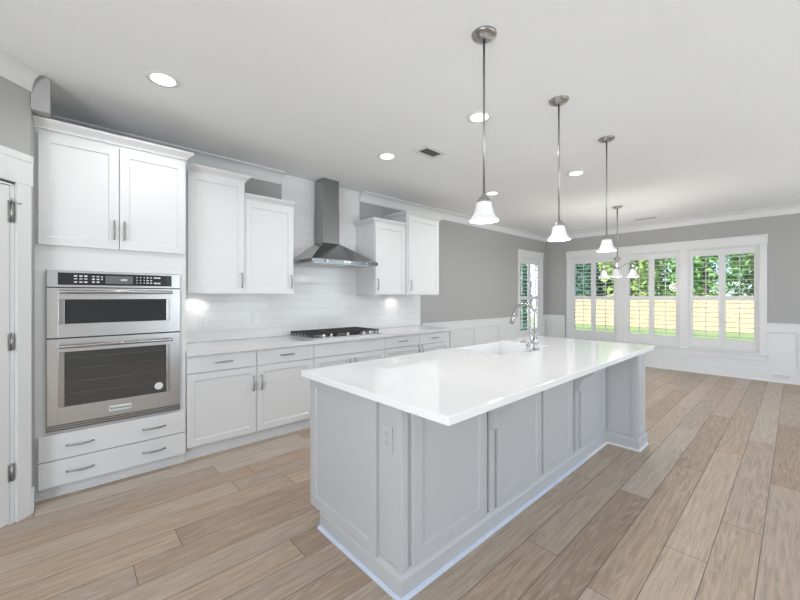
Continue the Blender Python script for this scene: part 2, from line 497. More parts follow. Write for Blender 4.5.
for k, (z0, z1) in enumerate(((0.26, 0.36), (1.045, 1.145), (1.815, 1.945))):
    hb = MB()
    O = PC + D*(d0+0.004)
    hb.obox(O, D, Z, PN, 0.0, 0.034, z0, z1, -0.001, 0.003)
    hb.cyl(O + D*0.018 + PN*0.006 + Z*z0, O + D*0.018 + PN*0.006 + Z*z1, 0.006, n=12)
    hb.cyl(O + D*0.018 + PN*0.006 + Z*(z1), O + D*0.018 + PN*0.006 + Z*(z1+0.008), 0.004, n=10)
    if k == 2:
        hb.cyl(O + D*0.018 + PN*0.006 + Z*z1, O + D*0.018 + PN*0.006 + Z*(z1+0.02), 0.003, n=8)
        hb.cyl(O + D*0.03 + PN*0.012 + Z*(z1-0.008), O - D*0.014 + PN*0.02 + Z*(z1-0.01), 0.003, n=8)
        hb.cyl(O - D*0.014 + PN*0.014 + Z*(z1-0.01), O - D*0.014 + PN*0.03 + Z*(z1-0.01), 0.005, n=10)
    hb.build('hinge', M['nickel'], dr)
# door casing
mb = MB()
mb.obox(PC, D, Z, PN, 0.008, d0+0.002, 0, 2.06, 0, 0.018)
mb.obox(PC, D, Z, PN, d1-0.002, d1+0.107, 0, 2.06, 0, 0.018)
mb.obox(PC, D, Z, PN, 0.0, d1+0.115, 2.06, 2.205, 0, 0.02)
mb.obox(PC, D, Z, PN, -0.001, d1+0.117, 2.205, 2.25, 0, 0.023)
struct(mb.build('trim_door_casing', M['trim'], bevel=0.002))
# plinth/baseboard at the pantry corner
mb = MB()
mb.obox(PC, Vector((0, 1, 0)), Z, Vector((1, 0, 0)), -0.012, 0.07, 0, 0.14, -0.004, 0.016)
struct(mb.build('baseboard_pantry', M['trim'], bevel=0.003))

# crown mouldings -------------------------------------------------
def crown_profile(dp=0.10, dh=0.125):
    """(out, z) points, closed loop"""
    pts = [(0, CZ-dh), (0.010, CZ-dh), (0.012, CZ-dh+0.014)]
    for i in range(8):
        t = i/7*PI/2
        pts.append((0.014 + (dp-0.026)*(1-math.cos(t)), CZ-dh+0.018 + (dh-0.034)*math.sin(t)))
    pts += [(dp-0.008, CZ-0.014), (dp, CZ-0.010), (dp, CZ), (0, CZ)]
    return pts
def crown(name, P, U, N, L, prof=None):
    P, U, N = Vector(P), Vector(U), Vector(N)
    prof = prof or crown_profile()
    poly = [P + N*o_ + Z*z for o_, z in prof]
    mb = MB().prism(poly, U*L)
    return struct(mb.build(name, M['trim']))
crown('trim_1', (-0.095, YW, 0), (1, 0, 0), (0, -1, 0), 1.828+0.095)
crown('trim_2', (2.94, YW, 0), (1, 0, 0), (0, -1, 0), XF-2.94)
crown('trim_3', (XF, YR, 0), (0, 1, 0), (-1, 0, 0), YW-YR)
crown('trim_4', PC, D, PN, DL)

# backsplash ------------------------------------------------------
mb = MB()
mb.box(0.735, 4.118, YW-0.011, YW, 0.916, 1.42)
mb.box(1.832, 2.936, YW-0.011, YW, 1.42, CZ)
struct(mb.build('wall_backsplash', M['tile']))

# wainscot --------------------------------------------------------
def hbase(mb, P, U, N, L, h=0.185):
    P, U, N = Vector(P), Vector(U), Vector(N)
    prof = [(0, 0), (0.03, 0), (0.03, 0.012), (0.018, 0.022), (0.018, h-0.03), (0.012, h-0.012), (0.012, h), (0, h)]
    mb.prism([P + N*o_ + Z*z for o_, z in prof], U*L)
def wainscot(name, bname, P, U, N, L, stiles, holes):
    """holes: list of (u0,u1) where windows interrupt cap; lower panels there"""
    P, U, N = Vector(P), Vector(U), Vector(N)
    mb = MB()
    CT = 0.925
    segs = []; cur = 0.0
    for h0, h1 in sorted(holes):
        segs.append((cur, h0, 0)); segs.append((h0, h1, 1)); cur = h1
    segs.append((cur, L, 0))
    for s0, s1, k in segs:
        if s1-s0 < 0.01: continue
        top = CT if k == 0 else WZ0-0.03
        mb.obox(P, U, Z, N, s0, s1, 0.17, top, 0, 0.006)
        if k == 0:
            mb.obox(P, U, Z, N, s0, s1, CT-0.13, CT, 0.006, 0.024)
            mb.obox(P, U, Z, N, s0, s1, CT, CT+0.018, 0, 0.034)
        else:
            mb.obox(P, U, Z, N, s0, s1, 0.315, top, 0.006, 0.024)
        mb.obox(P, U, Z, N, s0, s1, 0.17, 0.20, 0.006, 0.018)
    for a, b_ in stiles:
        inside = any(h0-1e-3 <= (a+b_)/2 <= h1+1e-3 for h0, h1 in holes)
        mb.obox(P, U, Z, N, a, b_, 0.20, (0.315 if inside else CT-0.13), 0.006, 0.024)
    w = struct(mb.build(name, M['trim'], bevel=0.002, seg=1))
    mb = MB(); hbase(mb, P, U, N, L)
    struct(mb.build(bname, M['trim']))
# along the kitchen wall beyond the counter (u = x - 4.14)
st = [(4.835, 4.935), (5.53, 5.66), (6.33, 6.43), (7.03, 7.09)]
x0w = 4.145
wainscot('trim_5', 'baseboard_left', (x0w, YW, 0), (1, 0, 0), (0, -1, 0), XF-x0w-0.02,
         [(a-x0w, b_-x0w) for a, b_ in st] + [(0, 0.09), (7.62-x0w, 7.70-x0w)], [(7.09-x0w, 8.215-x0w)])
# window wall (u = 4.02 - y)
def uy(y): return YW - 0.0 - y
sty = [(3.95, 3.87), (3.55, 3.54), (2.50, 2.356), (1.457, 1.338), (-0.02, -0.13), (-0.95, -1.06), (-1.85, -1.96), (-2.75, -2.86)]
wainscot('trim_6', 'baseboard_far', (XF, YW, 0), (0, -1, 0), (-1, 0, 0), YW-YR,
         [(uy(a), uy(b_)) for a, b_ in sty], [(uy(3.56), uy(0.325))])

# window casings --------------------------------------------------
def casing(name, P, U, N, holes, side=0.09):
    """picture-frame casing with flat head and cap over one run of openings (u ranges)"""
    P, U, N = Vector(P), Vector(U), Vector(N)
    mb = MB()
    a, b_ = holes[0][0]-side, holes[-1][1]+side
    mb.obox(P, U, Z, N, a, holes[0][0], WZ0-0.03, WZ1, 0.0, 0.022)
    mb.obox(P, U, Z, N, holes[-1][1], b_, WZ0-0.03, WZ1, 0.0, 0.022)
    for i in range(len(holes)-1):
        mb.obox(P, U, Z, N, holes[i][1], holes[i+1][0], WZ0-0.03, WZ1, 0.0, 0.022)
    mb.obox(P, U, Z, N, a-0.008, b_+0.008, WZ1, WZ1+0.135, 0.0, 0.026)
    mb.obox(P, U, Z, N, a-0.018, b_+0.018, WZ1+0.135, WZ1+0.155, 0.0, 0.036)
    mb.obox(P, U, Z, N, a-0.015, b_+0.015, WZ0-0.032, WZ0-0.004, 0.0, 0.045)
    return struct(mb.build(name, M['trim'], bevel=0.002, seg=1))
casing('trim_7', (XF, YW, 0), (0, -1, 0), (-1, 0, 0), [(uy(b_), uy(a)) for a, b_ in WIN_FAR])
casing('trim_8', (0, YW, 0), (1, 0, 0), (0, -1, 0), [WIN_SIDE], side=0.085)

def window(n, P, U, N, w, label, tilts=(8, 8)):
    """P: lower corner of the opening on the room-side wall plane, N into the room"""
    P, U, N = Vector(P), Vector(U), Vector(N)
    H = WZ1-WZ0
    root = thing('window_%d' % n, label, 'window', tuple(P))
    del root['category']; struct(root)
    B = P.copy(); B.z = 0
    z0, z1 = WZ0, WZ1
    mb = MB()     # jamb liner
    mb.obox(B, U, Z, N, 0, 0.02, z0, z1, -0.12, 0.004)
    mb.obox(B, U, Z, N, w-0.02, w, z0, z1, -0.12, 0.004)
    mb.obox(B, U, Z, N, 0.02, w-0.02, z0, z0+0.02, -0.12, 0.004)
    mb.obox(B, U, Z, N, 0.02, w-0.02, z1-0.02, z1, -0.12, 0.004)
    mb.build('window_frame', M['trim'], root)
    mb = MB()     # double-hung sash
    zm = 1.335
    for (a, b_, d) in ((z0+0.02, zm+0.02, -0.098), (zm-0.02, z1-0.02, -0.112)):
        mb.obox(B, U, Z, N, 0.02, 0.06, a, b_, d-0.007, d+0.007)
        mb.obox(B, U, Z, N, w-0.06, w-0.02, a, b_, d-0.007, d+0.007)
        mb.obox(B, U, Z, N, 0.06, w-0.06, a, a+0.045, d-0.007, d+0.007)
        mb.obox(B, U, Z, N, 0.06, w-0.06, b_-0.045, b_, d-0.007, d+0.007)
    mb.build('sash', M['trim'], root)
    mb = MB()
    mb.obox(B, U, Z, N, 0.06, w-0.06, z0+0.065, zm-0.025, -0.100, -0.096)
    mb.obox(B, U, Z, N, 0.06, w-0.06, zm+0.025, z1-0.065, -0.114, -0.110)
    mb.build('pane', M['glass'], root)
    pw = (w-0.044)/2
    for k in range(2):
        a = 0.021 + k*(pw+0.002); b_ = a + pw
        s = 0.045
        mb = MB(); d0_, d1_ = -0.052, -0.022
        mb.obox(B, U, Z, N, a, a+s, z0+0.022, z1-0.022, d0_, d1_)
        mb.obox(B, U, Z, N, b_-s, b_, z0+0.022, z1-0.022, d0_, d1_)
        mb.obox(B, U, Z, N, a+s, b_-s, z0+0.022, 0.625, d0_, d1_)
        mb.obox(B, U, Z, N, a+s, b_-s, 1.30, 1.375, d0_, d1_)
        mb.obox(B, U, Z, N, a+s, b_-s, 2.09, z1-0.022, d0_, d1_)
        pnl = mb.build('shutter_panel', M['trim'], root)
        lv = MB(); rod = MB()
        for (q0, q1, cnt) in ((0.63, 1.295, 8), (1.38, 2.085, 9)):
            sp_ = (q1-q0)/cnt
            th = math.radians(tilts[k])
            for i in range(cnt):
                zc = q0 + sp_*(i+0.5)
                c = B + N*(-0.037) + Z*(zc)
                A = (N*math.cos(th) + Z*math.sin(th)); Bv = (Z*math.cos(th) - N*math.sin(th))
                pts = []
                for j in range(10):
                    t = 2*PI*j/10
                    pts.append(c + U*(a+s+0.001) + A*math.cos(t)*0.034 + Bv*math.sin(t)*0.005)
                lv.prism(pts, U*(b_-a-2*s-0.002), smooth=True)
            um = (a+b_)/2
            rod.obox(B, U, Z, N, um-0.006, um+0.006, q0+0.03, q1-0.02, -0.084, -0.078)
        lv.build('louvers', M['trim'], pnl)
        rod.build('tilt_rod', M['trim'], pnl)
    return root
labs = ['shuttered window on the far wall, nearest the room corner', 'middle shuttered window of the three on the far wall', 'rightmost shuttered window of the three on the far wall']
for i, (a, b_) in enumerate(WIN_FAR):
    window(i+1, (XF, b_, 0), (0, -1, 0), (-1, 0, 0), b_-a, labs[i], tilts=((8, 8) if i == 0 else (4, 4)))
window(4, (WIN_SIDE[0], YW, 0), (1, 0, 0), (0, -1, 0), WIN_SIDE[1]-WIN_SIDE[0], 'narrow shuttered window alone on the kitchen wall, behind the faucet', tilts=(2, 2))

# ------------------------------------------------------------------ cabinetry helpers (kitchen run faces -y)
X_, Y_ = Vector((1, 0, 0)), Vector((0, 1, 0))
def door_front(name, x0, x1, z0, z1, yf, parent, material=None, stile=0.057, flat=False, label=None):
    mb = MB()
    if flat: mb.box(x0, x1, yf, yf+0.02, z0, z1)
    else: mb.panel((x0, yf+0.02, z0), X_, Z, -Y_, x1-x0, z1-z0, 0.02, stile)
    o = mb.build(name, material or M['cab'], parent, bevel=0.0015 if flat else 0)
    return o
def pull(cx, cz, yf, parent, length=0.135, vertical=False):
    mb = MB(); A = Z if vertical else X_
    c = Vector((cx, yf, cz)); pts = []; rs = []
    for i in range(13):
        t = i/12; s = (t-0.5)*length
        out = 0.016 + 0.014*math.sin(PI*t)
        pts.append(c + A*s - Y_*out); rs.append(0.0048 + 0.0026*math.sin(PI*t))
    pts = [c + A*(-length*0.46) + Y_*0.001] + pts[0:] + [c + A*(length*0.46) + Y_*0.001]
    rs = [0.0055] + rs + [0.0055]
    mb.tube(pts, rs, n=10)
    return mb.build('handle', M['nickel'], parent)
def cab_crown(mb, x0, x1, yf, yb, z, h=0.062, out=0.05, left=True, right=True):
    """mitred cornice around the top of a cabinet: front and (optionally) both sides"""
    prof = [(0, 0), (0.010, 0.0), (0.012, 0.012), (0.02, 0.022), (0.034, 0.034), (out-0.002, h-0.016), (out, h-0.014), (out, h), (0, h)]
    L_ = 1 if left else 0; R_ = 1 if right else 0
    rings = []
    for o_, dz in prof:
        rings.append([Vector((x0-o_*L_, yb, z+dz)), Vector((x0-o_*L_, yf-o_, z+dz)), Vector((x1+o_*R_, yf-o_, z+dz)), Vector((x1+o_*R_, yb, z+dz))])
    n = len(prof); vs = [p for r in rings for p in r]; fs = []
    for i in range(n-1):
        for k in range(3):
            fs.append((i*4+k, (i+1)*4+k, (i+1)*4+k+1, i*4+k+1)[::-1])
    fs.append(((n-2)*4, (n-2)*4+1, (n-2)*4+2, (n-2)*4+3)[::-1] if False else ((n-2)*4+3, (n-2)*4+2, (n-2)*4+1, (n-2)*4))
    mb.add(vs, fs)

# ------------------------------------------------------------------ tall oven cabinet
YT = 3.386          # face of the doors
XL, XR = -0.137, 0.728
FY = YT + 0.021     # face-frame plane
t = thing('tall_oven_cabinet', 'tall white oven cabinet with two upper doors and two wide drawers', 'cabinet', ((XL+XR)/2, FY, 0))
mb = MB()
mb.box(XL+0.066, XL+0.085, FY+0.02, YW-0.003, 0.085, 2.50)            # sides
mb.box(XR-0.018, XR, FY+0.02, YW-0.003, 0.085, 2.50)
mb.box(XL+0.085, XR-0.018, YW-0.02, YW-0.003, 0.1, 2.50)            # back
for z in (0.10, 0.43, 1.60, 1.70, 2.482):
    mb.box(XL+0.085, XR-0.018, FY+0.02, YW-0.02, z, z+0.018)
mb.box(XL-0.015, XL+0.05, FY, FY+0.02, 0.085, 2.50)                 # face frame with filler
mb.box(XR-0.05, XR, FY, FY+0.02, 0.085, 2.50)
mb.box(XL+0.05, XR-0.05, FY, FY+0.02, 0.085, 0.448)
mb.box(XL+0.05, XR-0.05, FY, FY+0.02, 1.548, 2.50)
mb.build('carcass', M['cab'], t)
mb = MB(); mb.box(XL-0.014, XR, FY+0.028, FY+0.045, 0.0, 0.085); mb.box(XL-0.014, XR, FY+0.018, FY+0.028, 0.0, 0.018)
mb.build('toe_kick', M['cab'], t)
mb = MB(); cab_crown(mb, -0.158, XR, FY-0.003, YW-0.003, 2.488, left=False)
mb.box(-0.150, XR-0.001, FY, FY+0.02, 2.501, 2.549); mb.box(-0.08, XR-0.001, FY+0.02, YW-0.003, 2.501, 2.549)
mb.build('crown_molding', M['cab'], t)
for (a, b_, hx) in ((XL+0.002, 0.290, 0.262), (0.294, XR-0.004, 0.322)):
    d = door_front('door', a, b_, 1.715, 2.462, YT, t)
    pull(hx, 1.855, YT, d, vertical=True)
for (z0, z1) in ((0.085, 0.257), (0.263, 0.437)):
    d = door_front('drawer', XL+0.002, XR-0.004, z0, z1, YT, t, flat=True)
    for hx in (0.075, 0.507): pull(hx, (z0+z1)/2, YT, d, 0.145)

# ------------------------------------------------------------------ wall oven and microwave combination
ov = thing('double_oven', 'stainless steel double wall oven with microwave above, built into the tall cabinet', 'oven', (0.294, YT+0.01, 0.449))
A0, A1 = -0.097, 0.685
yo = YT - 0.004
mb = MB()
mb.box(A0+0.012, A1-0.012, yo+0.022, YW-0.08, 0.463, 1.535)
mb.box(A0, A1, yo+0.018, yo+0.0225, 0.449, 1.547)
mb.build('housing', M['dark'], ov)
mb = MB()
mb.box(A0+0.002, A1-0.002, yo, yo+0.018, 1.434, 1.545)
cp = mb.build('control_panel', M['steel'], ov, bevel=0.002)
mb = MB(); mb.box(-0.04, 0.624, yo-0.002, yo, 1.449, 1.533)
mb.build('control_glass', M['black_glass'], cp)
mb = MB(); mb.box(0.212, 0.372, yo-0.004, yo-0.002, 1.462, 1.519)
mb.build('display', M['display'], cp)
mb = MB()     # printed key legends
def key(x, z, w, h): mb.box(x-w/2, x+w/2, yo-0.0028, yo-0.0018, z-h/2, z+h/2)
for xx in (0.050, 0.078, 0.104):
    for zz, hh in ((1.512, 0.010), (1.492, 0.006), (1.470, 0.008)): key(xx, zz, 0.017, hh)
for xx in (0.145, 0.170):
    for zz, hh in ((1.511, 0.006), (1.492, 0.009), (1.472, 0.008)): key(xx, zz, 0.015, hh)
key(0.192, 1.509, 0.009, 0.008); key(0.192, 1.492, 0.009, 0.008)
for xx in (0.398, 0.420, 0.443):
    for zz in (1.512, 1.492, 1.472): key(xx, zz, 0.007, 0.006)
for xx in (0.464, 0.487):
    for zz, hh in ((1.513, 0.009), (1.492, 0.008), (1.472, 0.008)): key(xx, zz, 0.013, hh)
for xx in (0.515, 0.538):
    for zz, hh in ((1.513, 0.010), (1.471, 0.011)): key(xx, zz, 0.020, hh)
mb.build('key_legends', M['print'], cp)
mb = MB()     # lit digits on the display
mb.box(0.300, 0.306, yo-0.0048, yo-0.0038, 1.484, 1.498)
mb.box(0.311, 0.322, yo-0.0048, yo-0.0038, 1.484, 1.498); mb.box(0.326, 0.337, yo-0.0048, yo-0.0038, 1.484, 1.498)
mb.build('display_digits', M['print'], cp)

def oven_door(name, z0, z1, gz0, gz1, hz, glass):
    mb = MB()
    gx0, gx1 = -0.038, 0.612
    mb.box(A0+0.002, gx0, yo, yo+0.018, z0, z1); mb.box(gx1, A1-0.002, yo, yo+0.018, z0, z1)
    mb.box(gx0, gx1, yo, yo+0.018, z0, gz0-0.004); mb.box(gx0, gx1, yo, yo+0.018, gz1+0.004, z1)
    d = mb.build(name, M['steel'], ov, bevel=0.0015)
    for ta, tb in ((gx0, -0.006), (0.588, gx1)):
        MB().box(ta, tb, yo-0.004, yo+0.016, gz0-0.004, gz1+0.004).build('window_trim', M['chrome'], d, bevel=0.002)
    mb = MB(); mb.box(-0.006, 0.588, yo+0.004, yo+0.012, gz0-0.004, gz1+0.004)
    mb.build('window', glass, d)
    mb = MB()
    mb.cyl((-0.035, yo-0.040, hz), (0.624, yo-0.040, hz), 0.0125, n=20)
    for hx in (-0.018, 0.607): mb.box(hx-0.016, hx+0.016, yo-0.042, yo+0.001, hz-0.011, hz+0.011)
    mb.build('handle', M['chrome'], d, bevel=0.002)
    return d
oven_door('microwave_door', 1.088, 1.428, 1.185, 1.345, 1.402, M['black_glass'])
od = oven_door('oven_door', 0.497, 1.080, 0.618, 0.985, 1.030, M['oven_glass'])
mb = MB()     # thin grey lines on the glass imitate its streaky reflections
for zz in (0.70, 0.78, 0.87, 0.945):
    mb.cyl((0.01, yo+0.0035, zz), (0.57, yo+0.0035, zz), 0.0012, n=6)
mb.build('reflection_streaks', M['display'], od)
mb = MB(); mb.box(0.232, 0.362, yo-0.004, yo, 0.533, 0.572)
bd = mb.build('badge', M['print'], od, bevel=0.001)
def text_mesh(name, s, size, loc, rot, material, parent, depth=0.0008):
    cu = bpy.data.curves.new(name, 'FONT'); cu.body = s; cu.size = size; cu.align_x = 'CENTER'; cu.align_y = 'CENTER'; cu.extrude = depth
    tmp = bpy.data.objects.new(name, cu)
    me = bpy.data.meshes.new_from_object(tmp)
    bpy.data.objects.remove(tmp)
    R_ = Matrix.Translation(Vector(loc)-root_loc(parent)) @ rot
    me.transform(R_)
    me.materials.clear(); me.materials.append(material)
    o = bpy.data.objects.new(name, me); col.objects.link(o); o.parent = parent
    return o
text_mesh('badge_lettering', 'KitchenAid', 0.026, (0.297, yo-0.0045, 0.5525), Matrix.Rotation(PI/2, 4, 'X'), M['dark'], od)
st_ = MB().cyl((0.538, yo+0.004, 0.668), (0.538, yo+0.0015, 0.668), 0.028, n=28).build('round_sticker', M['print'], od)
mb = MB()
for k in range(3): mb.box(A0+0.002, A1-0.002, yo, yo+0.016, 0.452+0.0155*k, 0.460+0.0155*k)
mb.build('vent_grille', M['steel'], ov)

# ------------------------------------------------------------------ base cabinets
YD = 3.40            # door face plane
FB = YD + 0.021
CT_Z = 0.914
bases = [(0.732, 1.312, 'A'), (1.312, 1.905, 'B'), (1.905, 2.870, 'C'), (2.870, 3.480, 'D'), (3.480, 4.085, 'E')]
blabels = ['white base cabinet with drawer beside the tall oven cabinet', 'white base cabinet with drawer just left of the cooktop cabinet, handle at its left',
           'wide white base cabinet with a blank panel under the cooktop', 'white base cabinet with drawer just right of the cooktop cabinet',
           'last white base cabinet at the far end of the counter']
for (x0, x1, k), lab in zip(bases, blabels):
    t = thing('base_cabinet', lab, 'cabinet', ((x0+x1)/2, FB, 0), 'white base cabinets along the kitchen wall')
    mb = MB(); g = 0.001
    mb.box(x0+g, x0+0.018, FB, YW-0.003, 0.10, 0.872); mb.box(x1-0.018, x1-g, FB, YW-0.003, 0.10, 0.872)
    mb.box(x0+0.018, x1-0.018, FB, YW-0.003, 0.10, 0.118); mb.box(x0+0.018, x1-0.018, YW-0.02, YW-0.003, 0.118, 0.872)
    mb.box(x0+0.018, x1-0.018, FB, FB+0.018, 0.118, 0.872)
    mb.build('carcass', M['cab'], t)
    MB().box(x0+g, x1-g, FB+0.032, FB+0.30, 0.0, 0.0995).box(x0+g, x1-g, FB+0.022, FB+0.032, 0.0, 0.018).build('toe_kick', M['cab'], t)
    top = MB(); 
    d = door_front('drawer' if k != 'C' else 'blank_panel', x0+0.003, x1-0.003, 0.727, 0.868, YD, t, flat=True)
    if k != 'C': pull((x0+x1)/2 + (0.0 if k != 'D' else 0.0), 0.80, YD, d, 0.14)
    if k in 'CD' or k == 'E':
        xm = (x0+x1)/2
        for a, b_, hx in ((x0+0.003, xm-0.0015, xm-0.035), (xm+0.0015, x1-0.003, xm+0.035)):
            if k == 'C' or k == 'D' or k == 'E':
                pass
        if k == 'C':
            for a, b_, hx in ((x0+0.003, xm-0.0015, xm-0.035), (xm+0.0015, x1-0.003, xm+0.035)):
                d = door_front('door', a, b_, 0.112, 0.720, YD, t); pull(hx, 0.60, YD, d, vertical=True)
        else:
            hx = x1-0.035 if k == 'D' else x0+0.035
            d = door_front('door', x0+0.003, x1-0.003, 0.112, 0.720, YD, t); pull(hx, 0.655, YD, d, vertical=True)
    else:
        hx = x1-0.036 if k == 'A' else x0+0.04
        d = door_front('door', x0+0.003, x1-0.003, 0.112, 0.720, YD, t); pull(hx, 0.565, YD, d, vertical=True)

# perimeter countertop with the cooktop opening
mb = MB()
cz0, cz1 = 0.874, 0.914
mb.box(0.730, 1.975, 3.372, YW-0.001, cz0, cz1); mb.box(2.835, 4.118, 3.372, YW-0.001, cz0, cz1)
mb.box(1.975, 2.835, 3.372, 3.49, cz0, cz1); mb.box(1.975, 2.835, 3.92, YW-0.001, cz0, cz1)
o = mb.build('countertop', M['quartz_grey']); recenter(o)
tag(o, 'long pale stone countertop on the white base cabinets along the wall', 'countertop')

# ------------------------------------------------------------------ cooktop
ck = thing('gas_cooktop', 'black and steel five-burner gas cooktop set into the wall countertop', 'cooktop', (2.405, 3.70, CT_Z))
mb = MB(); mb.box(1.925, 2.855, 3.43, 3.985, CT_Z+0.0005, CT_Z+0.012)
mb.box(1.985, 2.825, 3.50, 3.91, CT_Z-0.045, CT_Z+0.0005)
mb.build('tray', M['steel'], ck, bevel=0.003)
for (bx, by, r) in ((2.10, 3.59, 0.045), (2.10, 3.83, 0.036), (2.405, 3.72, 0.055), (2.71, 3.59, 0.036), (2.71, 3.83, 0.045)):
    b1 = MB().cyl((bx, by, CT_Z+0.012), (bx, by, CT_Z+0.026), r, r*0.9).build('burner', M['steel'], ck)
    MB().cyl((bx, by, CT_Z+0.026), (bx, by, CT_Z+0.034), r*0.8).build('burner_cap', M['iron'], b1)
for i, (gx0, gx1) in enumerate(((1.93, 2.232), (2.237, 2.543), (2.548, 2.85))):
    mb = MB(); gz = CT_Z+0.040; gy0, gy1 = 3.495, 3.98
    zt, zb = CT_Z+0.052, CT_Z+0.038
    for (a, b_, c, d_) in ((gx0, gx1, gy0, gy0+0.014), (gx0, gx1, gy1-0.014, gy1), (gx0, gx0+0.014, gy0, gy1), (gx1-0.014, gx1, gy0, gy1)):
        mb.box(a, b_, c, d_, zb, zt)
    n = 7
    for k in range(1, n):
        yy = gy0 + (gy1-gy0)*k/n
        mb.box(gx0, gx1, yy-0.005, yy+0.005, zb, zt)
    xm = (gx0+gx1)/2
    mb.box(xm-0.006, xm+0.006, gy0, gy1, zb, zt)
    for fx in (gx0+0.007, gx1-0.007):
        for k in range(0, n+1):
            fy = min(max(gy0 + (gy1-gy0)*k/n, gy0+0.007), gy1-0.007)
            mb.box(fx-0.006, fx+0.006, fy-0.006, fy+0.006, CT_Z+0.0125, zb)
    mb.build('grate', M['iron'], ck)
for kx in (2.06, 2.155, 2.376, 2.60, 2.695):
    mb = MB()
    mb.cyl((kx, 3.466, CT_Z+0.0125), (kx, 3.466, CT_Z+0.018), 0.021, n=20); mb.cyl((kx, 3.466, CT_Z+0.018), (kx, 3.466, CT_Z+0.042), 0.017, 0.015, n=20)
    mb.box(kx-0.003, kx+0.003, 3.452, 3.480, CT_Z+0.042, CT_Z+0.047)
    mb.build('knob', M['knob'], ck)

# ------------------------------------------------------------------ wall cabinets
uppers = [(0.775, 1.262, 1.388, 2.462, 3.565, 'r', 0, 1, 'tall white wall cabinet next to the oven cabinet'),
          (1.262, 1.775, 1.388, 2.300, 3.590, 'r', 0, 0, 'shorter white wall cabinet just left of the range hood'),
          (2.875, 3.400, 1.388, 2.300, 3.590, 'l', 1, 0, 'shorter white wall cabinet just right of the range hood'),
          (3.400, 4.075, 1.388, 2.462, 3.555, 'l', 1, 1, 'tall white wall cabinet at the far end, beside bare grey wall')]
for i, (x0, x1, z0, z1, yf, side, cl_, cr_, lab) in enumerate(uppers):
    t = thing('upper_cabinet', lab, 'cabinet', ((x0+x1)/2, YW, z0), 'white wall cabinets either side of the range hood')
    yc = yf+0.021; yb = YW-0.0125
    if i == 0: xa = 0.732
    else: xa = x0
    if i == 3: x1 = 4.045
    mb = MB()
    mb.box(xa+0.001, x1-0.001, yc, yb, z0+0.012, z1)
    mb.box(xa+0.001, x1-0.001, yc, yc+0.02, z0-0.0, z0+0.012); mb.box(xa+0.001, xa+0.02, yc+0.02, yb, z0, z0+0.012); mb.box(x1-0.02, x1-0.001, yc+0.02, yb, z0, z0+0.012)
    mb.build('carcass', M['cab'], t)
    l_in = 0.026 if i == 3 else 0.004
    d = door_front('door', x0+l_in, x1-0.004, z0+0.008, z1-0.004, yf, t)
    hx = x1-0.032 if side == 'r' else x0+l_in+0.030
    pull(hx, z0+0.135, yf, d, vertical=True)
    mb = MB(); cab_crown(mb, xa+0.001, x1-0.001, yc-0.003, yb, z1-0.002, left=bool(cl_), right=bool(cr_))
    mb.box(xa+0.002, x1-0.002, yc+0.001, yb, z1+0.001, z1+0.046)
    mb.build('crown_molding', M['cab'], t)

# under-cabinet lights
for (lx, ly, lab) in ((0.93, 3.915, 'small puck light under the wall cabinet next to the oven'), (3.50, 3.915, 'small puck light under the far pair of wall cabinets')):
    pk = thing('puck_light', lab, 'light', (lx, ly, 1.400), 'puck lights under the wall cabinets')
    MB().cyl((lx, ly, 1.3995), (lx, ly, 1.393), 0.034, n=24).build('housing', M['nickel'], pk)
    MB().cyl((lx, ly, 1.393), (lx, ly, 1.391), 0.028, n=24).build('lens', M['lens'], pk)
    add_light('puck_lamp', 'SPOT', (lx, ly, 1.388), 1.7, (1.0, 0.95, 0.88), (0, 0, 0), 0.03, parent=pk, spot=math.radians(150))

# ------------------------------------------------------------------ range hood
hd = thing('range_hood', 'stainless steel chimney range hood on the tiled wall above the cooktop', 'range hood', (2.39, YW-0.011, 1.745))
hx0, hx1, hy0, hy1 = 1.935, 2.845, 3.50, YW-0.0115
cx0, cx1, cy0 = 2.25, 2.478, 3.80
mb = MB()
mb.box(hx0, hx1, hy0, hy1, 1.745, 1.785)
mb.build('canopy_rim', M['hood_steel'], hd, bevel=0.002)
vs = [(hx0, hy0, 1.785), (hx1, hy0, 1.785), (hx1, hy1, 1.785), (hx0, hy1, 1.785), (cx0, cy0, 2.01), (cx1, cy0, 2.01), (cx1, hy1, 2.01), (cx0, hy1, 2.01)]
MB().add(vs, [(0, 1, 5, 4), (1, 2, 6, 5), (2, 3, 7, 6), (3, 0, 4, 7), (4, 5, 6, 7), (0, 3, 2, 1)]).build('canopy', M['hood_steel'], hd)
mb = MB(); mb.box(cx0, cx1, cy0, hy1, 2.01, 2.42); mb.box(cx0+0.004, cx1-0.004, cy0+0.004, hy1, 2.42, CZ-0.002)
mb.build('chimney', M['hood_steel'], hd, bevel=0.0015)
for kx in (2.12, 2.66): MB().cyl((kx, hy0-0.012, 1.766), (kx, hy0, 1.766), 0.018, n=20).build('button', M['chrome'], hd)
mb = MB(); mb.box(2.34, 2.44, hy0-0.004, hy0, 1.754, 1.778); mb.build('control_strip', M['print'], hd)
for k in range(3): MB().box(hx0+0.05+k*0.275, hx0+0.31+k*0.275, hy0+0.05, hy1-0.07, 1.741, 1.745).build('grease_filter', M['steel'], hd)

